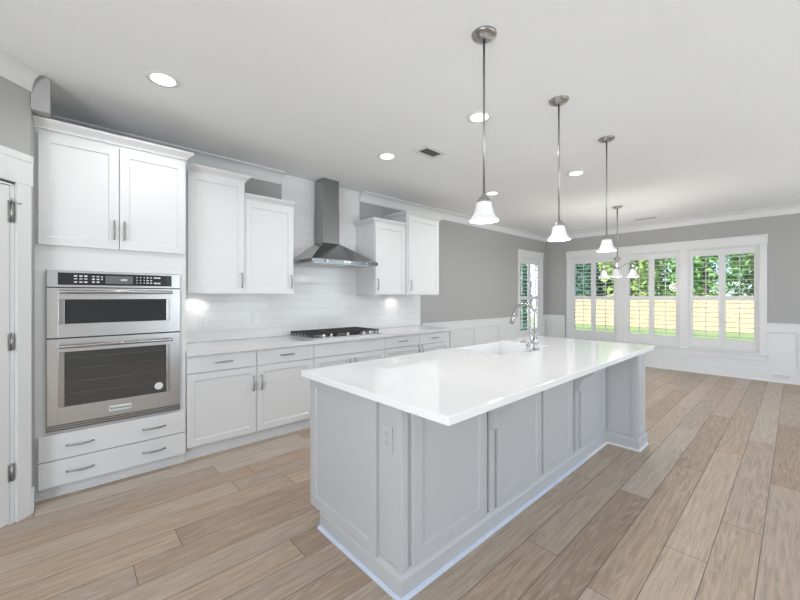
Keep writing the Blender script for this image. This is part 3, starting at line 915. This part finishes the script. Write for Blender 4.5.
# ------------------------------------------------------------------ outlets
def outlet(O, U, N, lab, name='outlet', switch=False, w=0.072, h=0.115, group=None):
    O, U, N = Vector(O), Vector(U), Vector(N)
    t = thing(name, lab, 'switch' if switch else 'outlet', tuple(O), group)
    MB().obox(O, U, Z, N, -w/2, w/2, -h/2, h/2, 0, 0.005).build('cover_plate', M['plastic'], t, bevel=0.002)
    mb = MB(); sl = MB()
    if switch: mb.obox(O, U, Z, N, -0.017, 0.017, -0.033, 0.033, 0.005, 0.008)
    else:
        for dz in (-0.021, 0.021):
            mb.obox(O, U, Z, N, -0.017, 0.017, dz-0.015, dz+0.015, 0.005, 0.0065)
            for du in (-0.007, 0.007): sl.obox(O, U, Z, N, du-0.0015, du+0.0015, dz-0.002, dz+0.008, 0.0065, 0.0069)
            sl.obox(O, U, Z, N, -0.002, 0.002, dz-0.011, dz-0.006, 0.0065, 0.0069)
    mb.build('rocker' if switch else 'socket', M['plastic'], t, bevel=0.001)
    if not switch: sl.build('slots', M['vent_dark'], t)
    return t
outlet((1.01, YW-0.011, 1.13), X_, -Y_, 'white outlet on the backsplash next to the oven cabinet', group='outlets on the backsplash')
outlet((1.53, YW-0.011, 1.13), X_, -Y_, 'white light switch on the backsplash left of the cooktop', 'light_switch', True)
outlet((3.68, YW-0.011, 1.13), X_, -Y_, 'white outlet on the backsplash right of the cooktop', group='outlets on the backsplash')

# ------------------------------------------------------------------ island
IX0, IX1, IYF, IYB = 1.135, 3.745, 1.225, 2.02
isl = thing('kitchen_island', 'long pale grey panelled kitchen island base with brackets', 'kitchen island', (2.5, 1.62, 0))
mb = MB()
mb.box(IX0, IX0+0.02, IYF, IYB, 0.07, 0.878)
mb.box(IX0+0.02, IX1, IYF, IYF+0.02, 0.07, 0.878)
mb.box(IX1, IX1+0.02, IYF, IYB, 0.07, 0.878)
mb.box(IX0+0.02, 2.47, IYB-0.02, IYB, 0.10, 0.878); mb.box(3.31, IX1, IYB-0.02, IYB, 0.10, 0.878); mb.box(2.47, 3.31, IYB-0.02, IYB, 0.10, 0.64)
mb.box(IX0+0.02, IX1, IYF+0.02, IYB-0.02, 0.10, 0.118)
mb.box(IX0+0.03, IX1, IYB-0.10, IYB-0.085, 0.0, 0.10)
mb.build('carcass', M['isl'], isl)
# end panel and the pilaster beside it
mb = MB(); mb.panel((IX0, IYB+0.012, 0.092), -Y_, Z, -X_, IYB+0.012-1.385, 0.786, 0.022, 0.06, 0.009, 0.007)
mb.build('end_panel', M['isl'], isl)
mb = MB()
mb.box(IX0-0.012, IX0+0.03, IYF-0.012, IYF+0.028, 0.105, 0.878)
mb.build('corner_post', M['isl'], isl, bevel=0.003)
for (a, b_) in ((1.192, 1.785), (1.905, 2.452), (2.482, 2.985), (3.15, 3.728)):
    mb = MB(); mb.panel((a, IYF, 0.112), X_, Z, -Y_, b_-a, 0.764, 0.02, 0.062, 0.009, 0.007)
    mb.build('back_panel', M['isl'], isl)
def corbel(xc, w=0.042):
    prof = [(0, 0.878), (0.160, 0.878), (0.160, 0.79), (0.155, 0.765), (0.142, 0.745)]
    for i in range(1, 9):
        t_ = i/8*PI/2
        prof.append((0.142 - 0.09*math.sin(t_)**1.3, 0.745 - 0.11*(1-math.cos(t_))))
    prof += [(0.052, 0.605), (0.0, 0.605)]
    poly = [Vector((xc-w/2, IYF-p, z)) for p, z in prof]
    MB().prism(poly, X_*w).build('corbel', M['isl'], isl, bevel=0.002)
    mb = MB(); mb.box(xc-0.02, xc+0.02, IYF-0.02, IYF, 0.112, 0.605)
    mb.build('stile', M['isl'], isl, bevel=0.002)
corbel(1.842); corbel(3.055)
# leg wall (wing) at the far end
WY = 0.965; WX0, WX1 = 3.755, 3.985
mb = MB()
mb.box(WX0, WX1, WY, IYF, 0.0, 0.878)
mb.box(WX0-0.012, WX0+0.02, WY-0.012, WY+0.03, 0.10, 0.878)
mb.box(WX0+0.05, WX1, IYF, IYB, 0.0, 0.878)
mb.build('leg_wall', M['isl'], isl)
mb = MB(); mb.panel((WX0+0.03, WY, 0.12), X_, Z, -Y_, WX1-WX0-0.04, 0.756, 0.014, 0.04, 0.008, 0.005)
mb.build('leg_panel', M['isl'], isl)
# base moulding, swept round the island with mitres
def sweep_xy(path, prof, name, material, parent):
    """path: list of (x,y); prof: (out,z); outward is to the right of travel"""
    P = [Vector((p[0], p[1], 0)) for p in path]; rings = []
    for i, p in enumerate(P):
        nrm = []
        if i > 0: d_ = (P[i]-P[i-1]).normalized(); nrm.append(Vector((d_.y, -d_.x, 0)))
        if i < len(P)-1: d_ = (P[i+1]-P[i]).normalized(); nrm.append(Vector((d_.y, -d_.x, 0)))
        if len(nrm) == 2:
            b_ = (nrm[0]+nrm[1]); b_ = b_ / (1 + nrm[0].dot(nrm[1]))
        else: b_ = nrm[0]
        rings.append([p + b_*o_ + Z*z for o_, z in prof])
    n = len(prof); vs = [q for r in rings for q in r]; fs = []
    for i in range(len(P)-1):
        for k in range(n):
            j = (k+1) % n
            fs.append((i*n+k, (i+1)*n+k, (i+1)*n+j, i*n+j))
    fs.append(tuple(range(n))[::-1]); fs.append(tuple((len(P)-1)*n+k for k in range(n)))
    fs = [tuple(reversed(f)) for f in fs]
    return MB().add(vs, fs).build(name, material, parent)
base_prof = [(0, 0.0), (0.024, 0.0), (0.024, 0.082), (0.020, 0.090), (0.012, 0.100), (0.010, 0.110), (0.0, 0.112)]
path = [(IX0, 1.915), (IX0, IYF), (WX0, IYF), (WX0, WY), (WX1, WY), (WX1, IYB)]
sweep_xy(path, base_prof, 'base_molding', M['isl'], isl)
# blue masking tape on the floor round the base
tp = sweep_xy([(IX0-0.0245, 1.915), (IX0-0.0245, IYF-0.0245), (3.25, IYF-0.0245)], [(0.0, 0.0008), (0.018, 0.0008), (0.016, 0.005), (0.004, 0.015), (0.0, 0.015)], 'masking_tape', M['tape'], None)
recenter(tp); tag(tp, 'pale blue masking tape strip round the foot of the grey island', 'tape')
sh = sweep_xy([(3.255, IYF-0.024), (WX0-0.024, IYF-0.024), (WX0-0.024, WY-0.024), (WX1+0.0, WY-0.024)], [(0.0, 0.0), (0.014, 0.0), (0.011, 0.012), (0.0, 0.016)], 'shoe_molding', M['trim'], isl)
sh['label'] = 'white shoe moulding at the far foot of the island'

ol = outlet((IX0, 1.325, 0.69), -Y_, -X_, 'pale grey outlet on the near end of the island', w=0.078, h=0.125)
for ch in ol.children:
    if ch.name.startswith('cover') or ch.name.startswith('socket'):
        ch.data.materials[0] = M['plastic_grey']

# island top with the sink cut out of its kitchen edge
TX0, TX1, TY0, TY1 = 1.062, 4.005, 0.886, 2.052
SX0, SX1, SY0 = 2.50, 3.285, 1.54
mb = MB()
poly = [(TX0, TY0), (TX1, TY0), (TX1, TY1), (SX1, TY1), (SX1, SY0), (SX0, SY0), (SX0, TY1), (TX0, TY1)]
mb.prism([Vector((a, b_, 0.880)) for a, b_ in poly], (0, 0, 0.036))
o = mb.build('island_countertop', M['quartz'], bevel=0.003); recenter(o)
tag(o, 'large polished white stone slab on top of the grey island', 'countertop')

# ------------------------------------------------------------------ farmhouse sink
sk = thing('farmhouse_sink', 'white apron-front sink set into the island', 'sink', ((SX0+SX1)/2, 1.82, 0.66))
a0, a1, b0, b1 = SX0+0.002, SX1-0.002, SY0+0.002, 2.078
zt = 0.905
mb = MB(); w_ = 0.022
mb.box(a0, a1, b0, b1, 0.665, 0.69)
mb.box(a0, a0+w_, b0, b1, 0.69, zt); mb.box(a1-w_, a1, b0, b1, 0.69, zt)
mb.box(a0+w_, a1-w_, b0, b0+w_, 0.69, zt); mb.box(a0+w_, a1-w_, b1-w_-0.01, b1, 0.69, zt)
mb.build('basin', M['porcelain'], sk, bevel=0.004, seg=3)
MB().cyl((2.89, 1.82, 0.691), (2.89, 1.82, 0.694), 0.045, n=28).build('drain', M['chrome'], sk)

# ------------------------------------------------------------------ faucet
fx, fy, fz = 2.895, 1.475, 0.9165
fc = thing('kitchen_faucet', 'tall arched pull-down faucet in polished nickel beside the sink', 'faucet', (fx, fy, fz))
mb = MB()
mb.lathe((fx, fy, fz), [(0.0, 0.0), (0.028, 0.0), (0.030, 0.005), (0.027, 0.012), (0.021, 0.022), (0.019, 0.05), (0.024, 0.065), (0.026, 0.085), (0.022, 0.105), (0.016, 0.125), (0.0135, 0.14), (0.0, 0.14)])
mb.build('base', M['chrome'], fc)
pts = [(fx, fy, fz+0.13), (fx, fy, fz+0.20), (fx, fy, fz+0.29)]
R = 0.098
for i in range(1, 17):
    t_ = i/16*math.radians(168)
    pts.append((fx, fy+R-R*math.cos(t_), fz+0.29+R*math.sin(t_)))
mb = MB().tube(pts, 0.013, n=16); mb.build('neck', M['chrome'], fc)
e = Vector(pts[-1]); d_ = (Vector(pts[-1])-Vector(pts[-2])).normalized()
mb = MB(); mb.cyl(e, e+d_*0.035, 0.0125, 0.0145); mb.cyl(e+d_*0.035, e+d_*0.095, 0.0150, 0.0195)
sp_ = mb.build('spray_head', M['chrome'], fc)
MB().cyl(e+d_*0.095, e+d_*0.099, 0.0175).build('nozzle', M['vent_dark'], sp_)
mb = MB(); mb.box(e.x-0.006, e.x+0.006, e.y+0.010, e.y+0.0185, e.z-0.075, e.z-0.045); mb.build('button', M['vent_dark'], sp_)
mb = MB(); mb.cyl((fx, fy, fz+0.075), (fx-0.045, fy+0.01, fz+0.075), 0.014, 0.014); mb.tube([(fx-0.045, fy+0.01, fz+0.075), (fx-0.055, fy+0.012, fz+0.09), (fx-0.062, fy+0.014, fz+0.13), (fx-0.066, fy+0.015, fz+0.165)], [0.013, 0.008, 0.006, 0.005])
mb.build('lever', M['chrome'], fc)
dx, dy = 2.80, 1.49
dp = thing('soap_dispenser', 'short nickel soap dispenser on the island just left of the faucet', 'soap dispenser', (dx, dy, fz))
mb = MB(); mb.lathe((dx, dy, fz), [(0.0, 0.0), (0.022, 0.0), (0.022, 0.006), (0.014, 0.014), (0.012, 0.04), (0.018, 0.05), (0.018, 0.062), (0.0, 0.064)])
mb.build('pump_body', M['chrome'], dp)
MB().tube([(dx, dy, fz+0.06), (dx, dy, fz+0.075), (dx, dy+0.02, fz+0.082), (dx, dy+0.055, fz+0.078), (dx, dy+0.07, fz+0.068)], [0.007, 0.007, 0.006, 0.0055, 0.005]).build('spout', M['chrome'], dp)

# ------------------------------------------------------------------ pendants over the island
def bell(mb, c, z_top, r_top, z_bot, r_bot, flute=0.02):
    H_ = z_top-z_bot; K = (r_bot-r_top)
    prof = [(r_top+K*a, z_top-H_*t_) for t_, a in ((0, 0), (0.06, 0.08), (0.18, 0.15), (0.32, 0.22), (0.46, 0.30), (0.58, 0.39), (0.68, 0.50), (0.77, 0.63), (0.85, 0.77), (0.92, 0.90), (0.97, 0.98), (1.0, 1.0))]
    outer = prof; inner = [(r-0.0035, z) for r, z in prof[::-1]]
    inner[0] = (prof[-1][0]-0.003, z_bot+0.001)
    mb.lathe((c[0], c[1], 0), outer+inner, n=40, flute=flute, nf=8)
def pendant(px, py, lab, zb=1.777):
    t = thing('pendant_light', lab, 'pendant light', (px, py, CZ), 'three pendant lights over the island')
    mb = MB(); mb.lathe((px, py, 0), [(0.0, CZ-0.03), (0.02, CZ-0.03), (0.045, CZ-0.022), (0.062, CZ-0.010), (0.067, CZ-0.001), (0.0, CZ-0.001)])
    mb.build('canopy', M['nickel'], t)
    MB().cyl((px, py, zb+0.14), (px, py, CZ-0.028), 0.0065, n=14).build('rod', M['nickel'], t)
    mb = MB(); mb.lathe((px, py, 0), [(0.0, zb+0.143), (0.011, zb+0.143), (0.015, zb+0.136), (0.023, zb+0.128), (0.034, zb+0.115), (0.040, zb+0.104), (0.039, zb+0.099), (0.0, zb+0.099)])
    mb.build('fitter_cap', M['nickel'], t)
    mb = MB(); bell(mb, (px, py), zb+0.104, 0.036, zb, 0.079)
    mb.build('lamp_shade', M['shade'], t)
    mb = MB(); mb.lathe((px, py, 0), [(0.0, zb+0.098), (0.014, zb+0.098), (0.016, zb+0.080), (0.026, zb+0.06), (0.027, zb+0.042), (0.018, zb+0.022), (0.0, zb+0.016)], n=20)
    mb.build('bulb', M['bulb'], t)
    add_light('pendant_lamp', 'POINT', (px, py, zb-0.01), 3.0, (1.0, 0.96, 0.9), size=0.05, parent=t)
    return t
pendant(1.665, 1.142, 'nearest of the three pendant lights over the island, largest in view')
pendant(2.622, 1.160, 'middle one of the three pendant lights over the island')
pendant(3.575, 1.152, 'farthest of the three pendant lights over the island, nearest the windows')

# ------------------------------------------------------------------ dining chandelier
chx, chy = 6.42, 1.915
ch = thing('chandelier', 'small nickel chandelier with bell glass shades hanging before the far windows', 'chandelier', (chx, chy, CZ))
mb = MB(); mb.lathe((chx, chy, 0), [(0.0, CZ-0.035), (0.02, CZ-0.035), (0.05, CZ-0.022), (0.075, CZ-0.001), (0.0, CZ-0.001)]); mb.build('canopy', M['nickel'], ch)
MB().cyl((chx, chy, 1.95), (chx, chy, CZ-0.03), 0.009, n=12).build('rod', M['nickel'], ch)
mb = MB(); mb.lathe((chx, chy, 0), [(0.0, 1.985), (0.04, 1.985), (0.058, 1.965), (0.03, 1.945), (0.024, 1.90), (0.02, 1.84), (0.026, 1.78), (0.038, 1.74), (0.034, 1.70), (0.012, 1.675), (0.0, 1.668)]); mb.build('body', M['nickel'], ch)
for k in range(3):
    an = math.radians(191 + 120*k)
    dv = Vector((math.cos(an), math.sin(an), 0)); c0 = Vector((chx, chy, 1.78))
    Rr = 0.24
    pts = [c0 + dv*0.02]
    for i in range(1, 11):
        t_ = i/10
        pts.append(c0 + dv*(0.02+(Rr-0.02)*t_) + Z*(0.11*math.sin(PI*t_*0.75)))
    pts.append(c0 + dv*Rr + Z*0.02)
    a_ = MB().tube(pts, 0.007, n=8).build('arm', M['nickel'], ch)
    p = c0 + dv*Rr
    mb = MB(); mb.lathe((p.x, p.y, 0), [(0.0, 1.83), (0.012, 1.83), (0.03, 1.80), (0.036, 1.785), (0.0, 1.785)], n=16); mb.build('socket_cup', M['nickel'], a_)
    mb = MB(); bell(mb, (p.x, p.y), 1.786, 0.034, 1.672, 0.083); mb.build('glass_shade', M['shade'], a_)
add_light('chandelier_lamp', 'POINT', (chx, chy, 1.60), 22, (1.0, 0.95, 0.88), size=0.12, parent=ch)

# ------------------------------------------------------------------ recessed lights, vents
dls = [(0.466, 2.788, 'recessed ceiling light nearest the tall oven cabinet'), (2.40, 1.69, 'recessed ceiling light behind the rod of the nearest pendant'),
       (2.385, 2.791, 'recessed ceiling light in front of the range hood'), (4.30, 2.818, 'recessed ceiling light just right of the nearest pendant shade'),
       (4.31, 1.709, 'recessed ceiling light between the middle and farthest pendant rods')]
for (x, y, lab) in dls:
    t = thing('recessed_light', lab, 'ceiling light', (x, y, CZ), 'recessed lights in the kitchen ceiling')
    mb = MB(); mb.lathe((x, y, 0), [(0.068, CZ-0.0005), (0.095, CZ-0.0005), (0.093, CZ-0.006), (0.075, CZ-0.009), (0.068, CZ-0.006), (0.068, CZ-0.0005)], n=36)
    mb.build('trim_ring', M['trim'], t)
    MB().cyl((x, y, CZ-0.001), (x, y, CZ-0.0065), 0.0675, n=36).build('lens', M['lens'], t)
    add_light('recessed_lamp', 'SPOT', (x, y, CZ-0.02), 15, (1.0, 0.985, 0.965), size=0.06, parent=t, spot=math.radians(165))
def vent(x, y, w, d, ang, lab, n=7):
    t = thing('ceiling_vent', lab, 'air vent', (x, y, CZ))
    U = Vector((math.cos(ang), math.sin(ang), 0)); V = Vector((-math.sin(ang), math.cos(ang), 0)); O = Vector((x, y, CZ))
    mb = MB(); fr = 0.022 if n < 5 else 0.045; z0, z1 = -0.007, -0.0005
    mb.obox(O, U, V, Z, -w/2, w/2, -d/2, -d/2+fr, z0, z1); mb.obox(O, U, V, Z, -w/2, w/2, d/2-fr, d/2, z0, z1)
    mb.obox(O, U, V, Z, -w/2, -w/2+fr, -d/2+fr, d/2-fr, z0, z1); mb.obox(O, U, V, Z, w/2-fr, w/2, -d/2+fr, d/2-fr, z0, z1)
    mb.build('frame', M['trim'], t)
    MB().obox(O, U, V, Z, -w/2+fr, w/2-fr, -d/2+fr, d/2-fr, -0.002, -0.0005).build('duct_opening', M['dark'], t)
    mb = MB()
    for i in range(n):
        v = -d/2+fr + (d-2*fr)*(i+0.5)/n
        mb.obox(O, U, V, Z, -w/2+fr, w/2-fr, v-0.004, v+0.004, -0.006, -0.0025)
    mb.build('louvre', M['vent_dark'], t)
vent(2.63, 2.43, 0.30, 0.20, 0, 'white-framed ceiling vent with dark louvres, just right of a recessed light')
vent(7.75, 1.85, 0.36, 0.10, PI/2, 'slim ceiling vent near the far window wall', n=3)

fr_ = thing('air_register', 'white slotted air register low in the far baseboard', 'air vent', (XF-0.02, 0.155, 0.095))
MB().box(XF-0.024, XF-0.0185, 0.02, 0.29, 0.055, 0.14).build('cover_plate', M['trim'], fr_, bevel=0.001)
mb = MB()
for k in range(3): mb.box(XF-0.0252, XF-0.0242, 0.06, 0.25, 0.075+k*0.018, 0.082+k*0.018)
mb.build('slots', M['plastic_grey'], fr_)

# ------------------------------------------------------------------ outdoors
GZ = -0.4
struct(MB().box(8.6, 45, -25, 32, GZ-0.1, GZ).build('ground', M['grass']))
def fence(P, U, N, L, lab, H=1.80):
    P, U, N = Vector(P), Vector(U), Vector(N)
    t = thing('wooden_fence', lab, 'fence', tuple(P))
    mb = MB(); n = int(L/0.15)
    for i in range(n):
        h = H + random.uniform(-0.015, 0.015)
        mb.obox(P, U, Z, N, i*0.15+0.004, i*0.15+0.146, 0.03, h, 0, 0.02)
    mb.build('picket_boards', M['fence'], t)
    for k in range(int(L/2.4)+1):
        MB().obox(P, U, Z, N, k*2.4, k*2.4+0.09, 0, H-0.05, -0.1, -0.01).build('post', M['fence'], t)
    mb = MB()
    for z in (0.3, 1.0, 1.6): mb.obox(P, U, Z, N, 0, L, z, z+0.08, -0.04, 0)
    mb.build('rail', M['fence'], t)
fence((24.0, -14, GZ), (0, 1, 0), (-1, 0, 0), 25.5, 'pale wooden board fence across the back yard')

def crown_mesh(mb, c, rx, ry, rz, n, leaf):
    for _ in range(n):
        while True:
            p = Vector((random.uniform(-1, 1), random.uniform(-1, 1), random.uniform(-1, 1)))
            if 0.35 < p.length < 1: break
        q = Vector((c[0]+p.x*rx, c[1]+p.y*ry, c[2]+p.z*rz))
        a = Vector((random.uniform(-1, 1), random.uniform(-1, 1), random.uniform(-0.6, 0.6))).normalized()
        b_ = a.orthogonal().normalized(); b_.rotate(Matrix.Rotation(random.uniform(0, 6.28), 3, a))
        s = leaf*random.uniform(0.6, 1.3); cc = a.cross(b_)
        mb.add([q-b_*s, q+cc*s*0.45, q+b_*s, q-cc*s*0.45], [(0, 1, 2, 3)])
def tree(x, y, h, r, material, lab, n=3300, leaf=0.17, low=0.02):
    t = thing('leafy_tree', lab, 'tree', (x, y, GZ), 'trees beyond the back fence')
    MB().tube([(x, y, GZ), (x+0.05, y, GZ+h*0.3), (x-0.08, y+0.1, GZ+h*0.6), (x, y, GZ+h*0.85)], [0.16, 0.13, 0.09, 0.03], n=8).build('trunk', M['bark'], t)
    mb = MB()
    zc = GZ + h*(1+low)/2
    crown_mesh(mb, (x, y, zc), r, r, h*(1-low)/2, n//2, leaf)
    for k in range(7):
        a = random.uniform(0, 6.28); z = random.uniform(-0.7, 0.7)
        crown_mesh(mb, (x+math.cos(a)*r*0.6, y+math.sin(a)*r*0.6, zc+z*h*(1-low)/2), r*0.55, r*0.55, h*0.16, n//14, leaf)
    mb.build('foliage', material, t)
tree(27.0, 11.0, 8.5, 1.75, M['leaf_dark'], 'dark evergreen tree seen through the left window of the three')
tree(31.5, 9.4, 9.5, 2.1, M['leaf_dark'], 'dark tree behind the chandelier, seen through the left window')
tree(27.0, 7.3, 8.0, 1.75, M['leaf_light'], 'yellow-green tree seen through the left half of the middle window')
tree(31.5, 5.4, 9.0, 1.8, M['leaf'], 'mid-green tree seen through the right half of the middle window')
tree(27.0, 3.5, 7.5, 1.8, M['leaf'], 'leafy tree seen through the left half of the right window')
tree(31.5, 1.7, 6.4, 1.1, M['leaf_light'], 'thin pale tree against the sky in the right window', n=1500)
t = thing('evergreen_shrub', 'dark evergreen shrub outside the narrow side window', 'shrub', (12.9, 7.12, GZ))
MB().cyl((12.9, 7.12, GZ), (12.9, 7.12, 2.2), 0.05, 0.02, n=8).build('trunk', M['bark'], t)
mb = MB(); crown_mesh(mb, (12.9, 7.12, 1.3), 0.36, 0.36, 1.65, 2600, 0.07); mb.build('foliage', M['leaf_dark'], t)

# neighbour's house
hs = thing('neighbour_house', 'white sided house next door glimpsed through the side window', 'house', (34, 17.2, GZ))
mb = MB()
for k in range(26): mb.box(30.0, 38.0, 13.6, 22.0, GZ+k*0.2, GZ+k*0.2+0.195)
mb.box(30.01, 37.99, 13.61, 21.99, GZ, GZ+5.2)
mb.build('walls', M['siding'], hs)
MB().prism([(29.6, 13.2, 4.8), (29.6, 22.4, 4.8), (29.6, 17.8, 7.6)], (8.8, 0, 0)).build('roof', M['roof'], hs)
for wy in (16.8, 19.6):
    w1 = MB().box(29.96, 30.01, wy-0.55, wy+0.55, 0.6, 2.2).build('window', M['siding'], hs)
    MB().box(29.95, 29.96, wy-0.47, wy+0.47, 0.68, 2.12).build('pane', M['house_glass'], w1)
